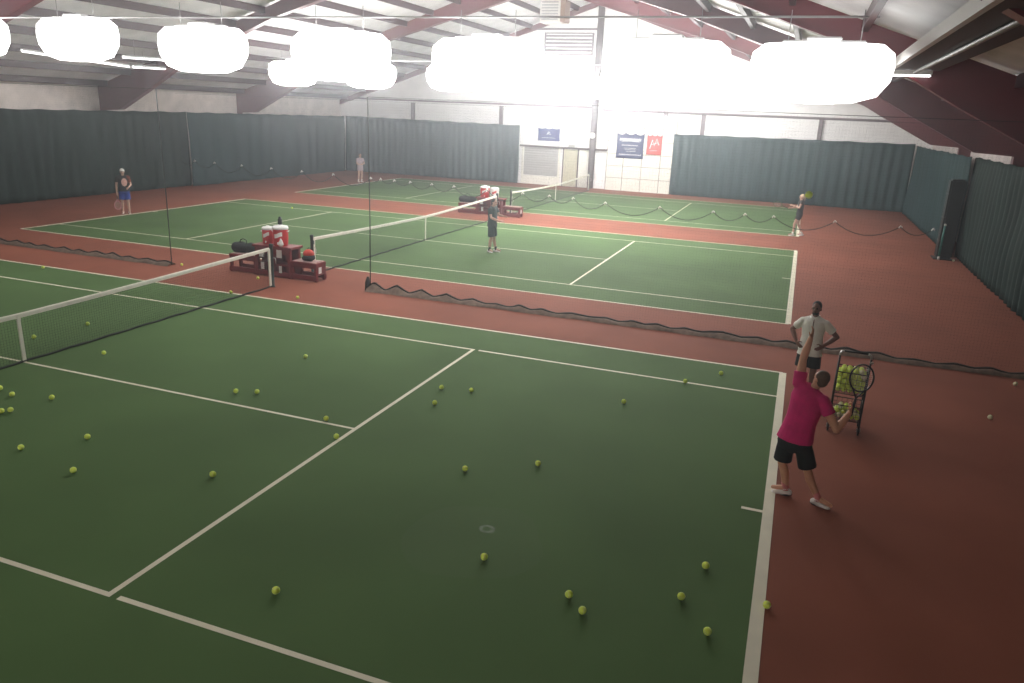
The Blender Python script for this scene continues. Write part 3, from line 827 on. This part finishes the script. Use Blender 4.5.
FB = [
 (7.73, -3.53, 'tennis ball alone near the nearer corner of the service line'),
 (9.26, -2.24, 'tennis ball just below the small ring mark on the green court'),
 (10.22, -2.49, 'upper ball of the close pair lying low on the green court'),
 (10.40, -2.67, 'lower ball of the close pair lying low on the green court'),
 (11.20, -2.09, 'tennis ball left of two stacked-looking balls near the bottom of the white baseline'),
 (11.35, -1.47, 'tennis ball on green beside the baseline, nearest below the centre mark'),
 (11.49, -2.51, 'lowest tennis ball on the green beside the near baseline'),
 (11.96, -1.89, 'tennis ball just off the right edge of the near baseline, on the red floor side'),
 (9.07, 0.00, 'right ball of two lying level in mid green between service line and baseline'),
 (8.29, -0.53, 'left ball of two lying level in mid green between service line and baseline'),
 (9.59, 2.66, 'lone ball on green midway between service line and the pink-shirted server'),
 (10.34, 4.09, 'ball touching the far singles line of the near court'),
 (10.86, 4.82, 'ball in the far doubles alley of the near court, close to its corner'),
 (6.97, 1.30, 'lowest of three balls clustered just right of the service line'),
 (6.77, 1.95, 'upper left of three balls clustered just right of the service line'),
 (7.25, 2.05, 'right of three balls clustered just right of the service line'),
 (4.03, 0.38, 'left ball of the pair close above the centre service line'),
 (4.33, 0.50, 'right ball of the pair close above the centre service line'),
 (3.96, 2.28, 'lone ball in the far service box of the near court'),
 (5.86, 0.07, 'ball lying on the centre service line near its T junction'),
 (6.33, -0.39, 'ball touching the service line just below its T junction'),
 (-0.78, 6.99, 'ball on red floor in front of the nearer bench table'),
 (-0.33, 5.45, 'ball on the far sideline of the near court, beside the net end'),
 (1.27, 5.79, 'ball on red floor right of the near net post'),
 (-3.50, 7.30, 'ball beside the end rope of the left divider net'),
 (-0.88, 2.04, 'farther right of two balls seen through the near net mesh'),
 (-0.98, 0.98, 'left of two balls seen through the near net mesh, beside the centre strap'),
 (0.83, 0.86, 'lone ball on green just right of the near net, above the centre line'),
 (1.27, -1.16, 'upper ball of the left-edge cluster below the net strap'),
 (1.87, -1.00, 'ball just right of the left-edge cluster below the net strap'),
 (0.89, -1.06, 'ball cut by the left edge of the picture, topmost of its cluster'),
 (1.72, -1.66, 'left ball of two touching at the left edge of the picture'),
 (1.79, -1.58, 'right ball of two touching at the left edge of the picture'),
 (3.46, -1.79, 'farthest back of three balls in a triangle at lower left green'),
 (3.01, -2.37, 'leftmost of three balls in a triangle at lower left green'),
 (4.10, -2.55, 'frontmost of three balls in a triangle at lower left green'),
 (5.63, -1.95, 'lone ball left of the service line on the lower left green'),
 (15.00, 4.62, 'faded ball alone on the dark red floor at right'),
 (15.79, 6.72, 'pale ball resting against the divider net hem at far right'),
 (-6.04, 5.26, 'ball touching the far sideline of the near court, left of the net'),
 (-8.24, 18.64, 'ball on the middle court beyond the red coolers'),
 (16.98, 21.05, 'pale ball on the floor beside the foot of the tall dark pad'),
]
for x, y, s in FB:
    put_ball(x, y, BR + (.0045 if (abs(x) < B and min(abs(y - c) for c in CY) < D) else 0), s, 'balls lying on the floor', 'faded' in s or 'pale' in s)
put_ball(11.806, -.05, 3.635, 'tossed tennis ball in the air above the pink-shirted server', 'ball in play')
# balls heaped in the two baskets
cr, sr = math.cos(-.06), math.sin(-.06)
def cart_balls(z0, layers, label, group, oldp):
    z = z0 + BR + .004
    for k, (nx, ny) in enumerate(layers):
        for i in range(nx):
            for j in range(ny):
                px = (i - (nx - 1) / 2) * .078 + R.uniform(-.0015, .0015); py = (j - (ny - 1) / 2) * .078 + R.uniform(-.0015, .0015)
                old = R.random() < oldp
                put_ball(12.80 + px * cr - py * sr, 3.16 + px * sr + py * cr, z + R.uniform(0, .002), label, group, old)
        z += .056
cart_balls(.603, [(5, 4), (4, 3), (5, 4), (4, 3), (5, 4), (4, 3)], 'tennis ball heaped in the upper basket of the ball cart', 'balls in the upper cart basket', .08)
cart_balls(.203, [(5, 4), (4, 3), (3, 2)], 'tennis ball lying in the lower basket of the ball cart', 'balls in the lower cart basket', .4)

# ------------------------------------------------------------------ rackets
def racket(butt, tip_dir, face, m, label, length=.62, strung=True):
    d = V(tip_dir).normalized(); fn = V(face); fn = (fn - d * fn.dot(d)).normalized(); sd = d.cross(fn)
    t = thing('tennis_racket', label, 'racket', butt)
    P = lambda a, b: d * a + sd * b
    hc = length - .165; ha, hb = .158, .12
    g = MB(); pts = [P(hc + ha * math.cos(a), hb * math.sin(a)) for a in [2 * PI * i / 40 for i in range(40)]]
    g.tube(pts, .010, 8, closed=True); g.build('head_frame', m, t)
    for s in (-1, 1):
        g = MB(); g.tube([P(length * .34, 0), P(length * .40, s * .02), P(hc - ha * .82, s * hb * .56)], .009, 8); g.build('throat_bar', m, t)
    g = MB(); g.tube([P(.0, 0), P(.01, 0), P(length * .3, 0), P(length * .36, 0)], [.018, .017, .015, .012], 8); g.build('grip', M['blackp'], t)
    if strung:
        g = MB()
        for i in range(-6, 7):
            u = i / 7
            w = math.sqrt(1 - u * u)
            g.tube([P(hc - ha * w, hb * u), P(hc + ha * w, hb * u)], .0009, 3, cap=False); g.tube([P(hc + ha * u, -hb * w), P(hc + ha * u, hb * w)], .0009, 3, cap=False)
        g.build('strings', M['string'], t)
    return t

# ------------------------------------------------------------------ people
def basis(side, up):
    side = V(side).normalized(); up = V(up); up = (up - side * up.dot(side)).normalized(); fr = up.cross(side)  # side = person's right -> front
    return side, fr, up
def rot_cols(a, b, c): return Matrix((a, b, c)).transposed()

def hand(mb, wrist, d, pn, thumb, k, curl=.35, seg=10):
    """palm + four unequal bent fingers + thumb leaving the side of the palm"""
    d = V(d).normalized(); pn = V(pn); pn = (pn - d * pn.dot(d)).normalized(); th = V(thumb); th = (th - d * th.dot(d) - pn * th.dot(pn)).normalized()
    w = V(wrist); pl = .085 * k
    mb.cone(w - d * .01 * k, w + d * .03 * k, .024 * k, .026 * k, seg)
    mb.ball(w + d * pl * .6, (.042 * k, .052 * k, .017 * k), rot_cols(th, d, pn), seg)
    for i, (off, ln) in enumerate(((.030, .070), (.011, .080), (-.009, .074), (-.028, .058))):
        p = w + d * (pl * .98) + th * off * k; ang = curl * (.6 + .15 * i); r = .0098 * k
        q = p
        for s, f in enumerate((.45, .32, .23)):
            a = ang * (s + .6)
            v = (d * math.cos(a) + pn * math.sin(a)).normalized()
            n = q + v * ln * f * k
            mb.cone(q, n, r * (1 - .08 * s), r * (1 - .08 * (s + 1)), 8); q = n
    p = w + d * pl * .35 + th * .030 * k
    v1 = (th * .75 + d * .65 + pn * .25).normalized(); q = p + v1 * .045 * k
    mb.cone(p, q, .0125 * k, .0110 * k, 8)
    v2 = (th * .35 + d * .9 + pn * .35).normalized(); mb.cone(q, q + v2 * .035 * k, .0110 * k, .0090 * k, 8)

def person(base, h, J, label, skin, shirt, shorts, hair, voxel=.009, hands=None, shirt_len=.10, short_len=.8, shoes=None, sock=None, hair_kind='short', beard=False, cap=None, head_rot=None, sleeve=.62, sleeve_mat=None, collar=False, slim=1.0, fat=1.0, arm=1.0):
    """J: joints relative to base. Builds body (one surface) and its clothing"""
    k = h / 1.75
    t = thing('person', label, 'person', base)
    J = {a: V(b) for a, b in J.items()}
    hipc = (J['hipL'] + J['hipR']) / 2
    side_h = (J['hipR'] - J['hipL']).normalized(); side_s = (J['shR'] - J['shL']).normalized()
    shc = (J['shL'] + J['shR']) / 2
    spine = (J['neck'] - hipc).normalized()
    sh, fh, _ = basis(side_h, spine); ss, fs_, _ = basis(side_s, spine)
    def P(u): return hipc.lerp(J['neck'], u)
    def SD(u):
        s = sh.lerp(ss, min(1, u)).normalized(); f2 = spine.cross(s).normalized(); return s, f2
    def ring(u, w, dpt, infl=0):
        s, f2 = SD(u); return (P(u), s * (w * k * slim + infl), f2 * (dpt * k * slim * fat + infl))
    prof = [(-.20, .105, .085), (-.10, .158, .118), (.0, .166, .122), (.18, .158, .115), (.36, .146, .108), (.55, .160, .115), (.72, .178, .120), (.86, .165, .105), (.95, .10, .075), (1.0, .062, .058)]
    hu = V(J.get('hu', (0, 0, 1))).normalized(); hf = V(J['hf']); hf = (hf - hu * hf.dot(hu)).normalized(); hr = hf.cross(hu)
    HR = rot_cols(hr, hf, hu); hd = J['head']
    H = lambda a, b, c: hd + (hr * a + hf * b + hu * c) * k
    # ---- body
    g = MB()
    g.loft([ring(u, w, d, -.012) for u, w, d in prof], 20)
    g.cone(P(.93), hd - hu * .03 * k, .056 * k, .052 * k)
    g.ball(H(0, -.008, .022), (.074 * k, .092 * k, .098 * k), HR, 20)
    g.ball(H(0, .028, -.045), (.056 * k, .060 * k, .066 * k), HR, 16)
    g.ball(H(0, .058, -.088), (.026 * k, .022 * k, .022 * k), HR, 12)
    g.cone(H(0, .085, .012), H(0, .104, -.022), .010 * k, .0145 * k, 10)
    for s in (-1, 1):
        g.ball(H(s * .076, -.012, -.008), (.012 * k, .022 * k, .033 * k), HR, 10)
        g.ball(H(s * .032, .074, .030), (.022 * k, .012 * k, .008 * k), HR, 8)
    for s, a in ((1, 'R'), (-1, 'L')):
        s0, e, w = J['sh' + a], J['el' + a], J['wr' + a]
        ka = k * arm
        g.ball(s0, .058 * ka); g.cone(s0, s0.lerp(e, .5), .050 * ka, .047 * ka); g.cone(s0.lerp(e, .5), e, .047 * ka, .038 * ka)
        g.cone(e, e.lerp(w, .35), .039 * ka, .041 * ka); g.cone(e.lerp(w, .35), w, .041 * ka, .026 * ka)
        hd_ = hands[a]; hand(g, w, hd_[0], hd_[1], hd_[2], k, hd_[3])
        hp, kn, an = J['hip' + a], J['kn' + a], J['an' + a]
        g.cone(hp, hp.lerp(kn, .5), .090 * k, .075 * k); g.cone(hp.lerp(kn, .5), kn, .075 * k, .056 * k)
        bk = -(J['to' + a] - an); bk.z = 0; bk = bk.normalized() if bk.length > 0 else V((0, 0, 0))
        calf = kn.lerp(an, .32) + bk * .018 * k
        g.cone(kn, calf, .055 * k, .057 * k); g.cone(calf, an, .056 * k, .038 * k)
        g.cone(an, an + (J['to' + a] - an) * .8, .038 * k, .026 * k)
    lipp = H(0, .082, -.062); eyes = [H(s * .031, .078, .012) for s in (-1, 1)]
    def pick(c):
        if (c - lipp).length < .022 * k and abs((c - lipp).dot(hu)) < .009 * k: return 1
        for e in eyes:
            if (c - e).length < .015 * k: return 2
        return 0
    body = remeshed(g, 'body', voxel, [skin, M['lip'], M['eye']], t, 4, pick)
    # ---- shirt
    g = MB(); hem = -shirt_len
    rs = [(hem, .172, .130)] + [(u, w, d) for u, w, d in prof if u > hem + .03 and u < .97]
    g.loft([ring(u, max(w, .150) if u < .5 else w, max(d, .112) if u < .5 else d, .017 + .012 * max(0, min(1, (.3 - u) / .3))) for u, w, d in rs] + [ring(.985, .075, .07, .004)], 22)
    for a in ('R', 'L'):
        s0, e = J['sh' + a], J['el' + a]
        g.cone(P(.95), s0, .058 * k, .060 * k); g.ball(s0, .062 * k * arm); g.tube([s0.lerp(P(.8), .35), s0, s0.lerp(e, sleeve)], [.070 * k * arm, .066 * k * arm, .066 * k * arm], 16)
    sm = [shirt, sleeve_mat or shirt]
    pk = None
    if sleeve_mat:
        pk = lambda c: 1 if min((c - J['shL']).length, (c - J['shL'].lerp(J['elL'], .5)).length) < .09 * k else 0
    so = remeshed(g, 'shirt', voxel, sm, t, 3, pk)
    if collar:
        g = MB(); pts = []; s, f2 = SD(1)
        c0 = P(.985)
        for i in range(24):
            a = 2 * PI * i / 24
            pts.append(c0 + s * math.cos(a) * .068 * k + f2 * math.sin(a) * .066 * k + spine * (.012 - .030 * max(0, math.sin(a)) ** 4) * k)
        g.tube(pts, .014 * k, 8, closed=True); g.build('collar', shirt, so)
        g = MB(); s, f2 = SD(.8)
        g.tube([P(.96) + f2 * .075 * k, P(.86) + f2 * (.125 * k + .012), P(.74) + f2 * (.135 * k + .012)], .006 * k, 6); g.build('placket', skin, so)
    # ---- shorts
    g = MB()
    g.loft([ring(-.19, .148, .122, .008), ring(-.08, .168, .134, .010), ring(.12, .155, .112, 0)], 22); g.ball(P(-.16), .095 * k)
    for a in ('R', 'L'):
        hp, kn = J['hip' + a], J['kn' + a]
        en = hp.lerp(kn, short_len)
        g.tube([hp + spine * .03 * k, hp, hp.lerp(kn, short_len * .5), en], [.072 * k, .096 * k, .108 * k, .114 * k], 18)
    remeshed(g, 'shorts', voxel, shorts, t, 2)
    # ---- hair / cap
    if hair_kind:
        g = MB()
        g.ball(H(0, -.022, .038), (.080 * k, .090 * k, .094 * k), HR, 20)
        g.ball(H(0, -.045, -.01), (.070 * k, .058 * k, .068 * k), HR, 16)
        if hair_kind == 'tail':
            g.cone(H(0, -.10, .03), H(0, -.135, -.06), .034 * k, .026 * k); g.cone(H(0, -.135, -.06), H(0, -.12, -.15), .026 * k, .012 * k)
        hm = remeshed(g, 'hair', voxel, hair, t, 2)
    if beard:
        g = MB(); g.ball(H(0, .030, -.075), (.055 * k, .058 * k, .044 * k), HR, 14); g.ball(H(0, .075, -.046), (.030 * k, .016 * k, .007 * k), HR, 10)
        remeshed(g, 'beard', voxel * .8, hair, t, 2)
    if cap:
        g = MB(); g.ball(H(0, -.012, .048), (.085 * k, .102 * k, .086 * k), HR, 20)
        c = remeshed(g, 'cap', voxel, cap, t, 2)
        g = MB(); g.ball(H(0, .10, .045), (.07 * k, .075 * k, .010 * k), HR, 16); g.build('brim', cap, c)
    # ---- shoes and socks
    for a in ('R', 'L'):
        an, to = J['an' + a], J['to' + a]
        fwd = (to - an); fz = V((fwd.x, fwd.y, 0)); 
        fd = fwd.normalized(); up = V((0, 0, 1)); sdv = fd.cross(up)
        if sdv.length < .1: sdv = V((1, 0, 0))
        sdv.normalize(); up = sdv.cross(fd).normalized()
        RM = rot_cols(sdv, fd, up)
        heel = an - up * .062 * k - fd * .035 * k
        g = MB(); g.ball(heel, (.036 * k, .042 * k, .040 * k), RM, 12); g.ball(heel + fd * .09 * k + up * .004 * k, (.041 * k, .085 * k, .044 * k), RM, 14); g.ball(heel + fd * .175 * k - up * .006 * k, (.045 * k, .062 * k, .032 * k), RM, 14)
        g.cone(an - up * .05 * k, an - up * .01 * k, .044 * k, .044 * k)
        sc = remeshed(g, 'shoe', max(.007, voxel * .8), shoes, t, 2)
        g = MB(); g.ball(heel + fd * .095 * k - up * .034 * k, (.044 * k, .135 * k, .012 * k), RM, 16); g.build('sole', M['sole'], sc)
        if sock:
            g = MB(); g.tube([an - up * .03 * k, an, an.lerp(J['kn' + a], .22)], [.045 * k, .043 * k, .044 * k], 12); g.build('sock', sock, t)
    return t

def stand(h, ang, **ov):
    """default standing joints, facing angle ang; overrides (right, front, up) in fractions of height"""
    fv = V((math.cos(ang), math.sin(ang), 0)); rv = V((fv.y, -fv.x, 0))
    W = lambda a, b, c: (rv * a + fv * b + V((0, 0, 1)) * c) * h
    d = dict(hipR=(.052, 0, .515), hipL=(-.052, 0, .515), knR=(.06, .012, .275), knL=(-.06, .012, .275), anR=(.065, -.01, .052), anL=(-.065, -.01, .052),
             toR=(.08, .10, .022), toL=(-.08, .10, .022), shR=(.112, 0, .805), shL=(-.112, 0, .805), elR=(.15, -.02, .64), elL=(-.15, -.02, .64),
             wrR=(.16, .03, .50), wrL=(-.16, .03, .50), neck=(0, -.008, .845), head=(0, .012, .925), hf=(0, 1, 0), hu=(0, 0, 1))
    d.update(ov)
    out = {q: W(*v) for q, v in d.items()}
    for q in ('hf', 'hu'): out[q] = out[q].normalized()
    return out, W

# the server: back to the camera, left arm up after the toss, right arm low with the racket
bx = V((12.18, .50, 0))
A = lambda x, y, z: V((x, y, z)) - bx
J = dict(hipL=A(11.98, .52, .785), hipR=A(12.15, .46, .775), knL=A(11.965, .54, .42), knR=A(12.26, .47, .41), anL=A(12.05, .56, .095), anR=A(12.42, .45, .085),
         toL=A(11.87, .60, .05), toR=A(12.60, .40, .035), shL=A(12.015, .55, 1.44), shR=A(12.29, .43, 1.315), elL=A(12.02, .62, 1.72), elR=A(12.48, .37, 1.01),
         wrL=A(12.065, .66, 1.96), wrR=A(12.595, .50, 1.19), neck=A(12.165, .50, 1.435), head=A(12.235, .50, 1.535), hf=V((-.55, .75, .25)), hu=V((.22, -.1, 1)))
person(bx, 1.64, J, 'person in magenta polo and black shorts serving, left arm raised, seen from behind', M['tan'], M['pink'], M['shorts_black'], M['hair_brown'], .0075,
       dict(L=((.18, .0, 1), (-1, .3, .3), (.2, -1, 0), .45), R=((.3, .25, 1), (-.9, .5, .2), (-.2, -1, .2), 1.1)), .03, .88, M['shoe_white'], M['shoe_pink'], collar=True, slim=1.14, sleeve=.48, arm=1.22)
racket(V((12.612, .50, 1.16)), (.10, .06, 1), (-.1, -1, .0), M['racket_black'], 'black tennis racket held upright in the right hand of the pink-shirted server')

# the man in the white polo, hands on hips
J, W = stand(1.63, -PI / 2 - .15, elR=(.205, -.07, .665), wrR=(.135, .03, .565), elL=(-.222, -.05, .655), wrL=(-.12, .07, .575), hf=(.12, 1, .1),
             shR=(.106, 0, .782), shL=(-.106, 0, .782))
F = lambda a, b, c: W(a, b, c).normalized()
person(V((12.23, 4.35, 0)), 1.63, J, 'person in white polo standing with hands on hips beyond the ball cart', M['brownskin'], M['white_cloth'], M['shorts_black'], M['hair_black'], .0075,
       dict(R=(F(-.6, .55, -.45), F(-.6, -.6, 0), F(.1, .5, .6), .4), L=(F(.6, .55, -.45), F(.6, -.6, 0), F(-.1, .5, .6), .4)), .20, .80, M['shoe_white'], M['shoe_white'], beard=True, collar=True, slim=1.06, arm=1.08)

# player at the left of the middle court
J, W = stand(1.68, -.75, wrR=(.15, .10, .47), elR=(.145, -.0, .63), elL=(-.15, .02, .64), wrL=(-.10, .14, .60))
p = person(V((-12.2, 13.75, 0)), 1.68, J, 'person in white cap, black shirt and blue shorts at the left baseline', M['pale'], M['black'], M['shorts_blue'], M['hair_brown'], .012,
       dict(R=(W(0, .5, -1), W(-1, 0, 0), W(0, 1, .3), 1.0), L=(W(.4, .6, -.3), W(0, -.5, -1), W(.6, .3, 0), .6)), .06, .85, M['shoe_white'], None, cap=M['cap_white'], sleeve_mat=M['rust'])
g = MB(); s0 = W(-.02, .078, .70)
fv = V((math.cos(-.75), math.sin(-.75), 0)); rv = V((fv.y, -fv.x, 0))
g.ball(s0, (.10, .018, .15), rot_cols(rv, fv, V((0, 0, 1))), 16)
sh = [c for c in p.children if c.name.startswith('shirt')][0]
lab(g.build('chest_print', M['patch_pink'], sh), 'pale pink chest print')
racket(V((-12.2, 13.75, 0)) + W(.15, .105, .455), W(.02, .22, -1), rv * -.4 + fv, M['racket_pink'], 'pinkish racket hanging from the hand of the white-capped player', .60)

# player in dark green by the middle net, facing right
J, W = stand(1.70, -.10, elR=(.15, .05, .66), wrR=(.09, .20, .60), elL=(-.14, .07, .68), wrL=(-.05, .22, .68), knR=(.06, .02, .275), toR=(.09, .09, .022), anL=(-.065, .06, .052), toL=(-.075, .17, .022), head=(0, .03, .92))
person(V((2.78, 13.9, 0)), 1.70, J, 'person in dark green shirt and shorts reaching forward by the middle net', M['pale'], M['shirt_green'], M['shorts_green'], M['hair_black'], .012,
       dict(R=(W(-.1, 1, .05), W(-.5, 0, -.6), W(-.6, 0, .6), .5), L=(W(.1, 1, .05), W(.5, 0, -.6), W(.6, 0, .6), .5)), .10, .92, M['shoe_white'], M['black'])

# far player in mauve
J, W = stand(1.63, -.5, elR=(.15, .03, .65), wrR=(.05, .12, .62), elL=(-.15, .03, .65), wrL=(-.04, .13, .64))
person(V((-12.35, 30.8, 0)), 1.63, J, 'person in pale mauve clothes standing at the farthest left baseline', M['pale'], M['mauve'], M['mauve'], M['hair_brown'], .013,
       dict(R=(W(-.8, .4, 0), W(0, -1, 0), W(0, 0, 1), .5), L=(W(.8, .4, 0), W(0, -1, 0), W(0, 0, 1), .5)), .18, .45, M['shoe_white'], M['shoe_white'])

# far player at the right baseline of the farthest court
J, W = stand(1.66, PI + .1, elR=(.16, .06, .68), wrR=(.08, .21, .64), elL=(-.14, .04, .68), wrL=(-.06, .19, .72), anR=(.06, -.12, .055), toR=(.07, -.02, .022), knR=(.06, .0, .285), anL=(-.06, .10, .052), toL=(-.06, .21, .022), knL=(-.06, .09, .28), head=(0, .0, .925), hf=(0, 1, .25))
person(V((11.84, 24.1, 0)), 1.66, J, 'person in black top and skirt-like shorts at the right end of the farthest court', M['pale'], M['black'], M['shorts_black'], M['hair_blond'], .013,
       dict(R=(W(-.2, 1, 0), W(-1, 0, 0), W(0, 0, 1), .9), L=(W(.3, 1, .2), W(1, 0, 0), W(0, 0, 1), .6)), .06, .5, M['shoe_white'], M['shoe_white'], hair_kind='tail', slim=.92, sleeve=.25)
racket(V((11.84, 24.1, 0)) + W(.075, .26, .635), W(-.1, 1, .3), W(1, .2, .3), M['racket_green'], 'dark green racket held out by the player in black at far right')

# ------------------------------------------------------------------ world and colour management
wd = bpy.data.worlds.new('world'); S.world = wd; wd.use_nodes = True
nt = wd.node_tree; nt.nodes['Background'].inputs[0].default_value = (.5, .55, .6, 1); nt.nodes['Background'].inputs[1].default_value = .0
HAZE = .0058
if HAZE:
    vs = nt.nodes.new('ShaderNodeVolumeScatter'); vs.inputs['Density'].default_value = HAZE; vs.inputs['Anisotropy'].default_value = .82
    vs.inputs['Color'].default_value = (.92, .95, 1, 1)
    nt.links.new(vs.outputs[0], nt.nodes['World Output'].inputs['Volume'])
S.view_settings.view_transform = 'Standard'; S.view_settings.look = 'None'; S.view_settings.exposure = 0; S.view_settings.gamma = 1
S.view_settings.use_curve_mapping = False
S.cycles.use_denoising = True
S.cycles.max_bounces = 6; S.cycles.diffuse_bounces = 4; S.cycles.volume_bounces = 0; S.cycles.sample_clamp_indirect = 6
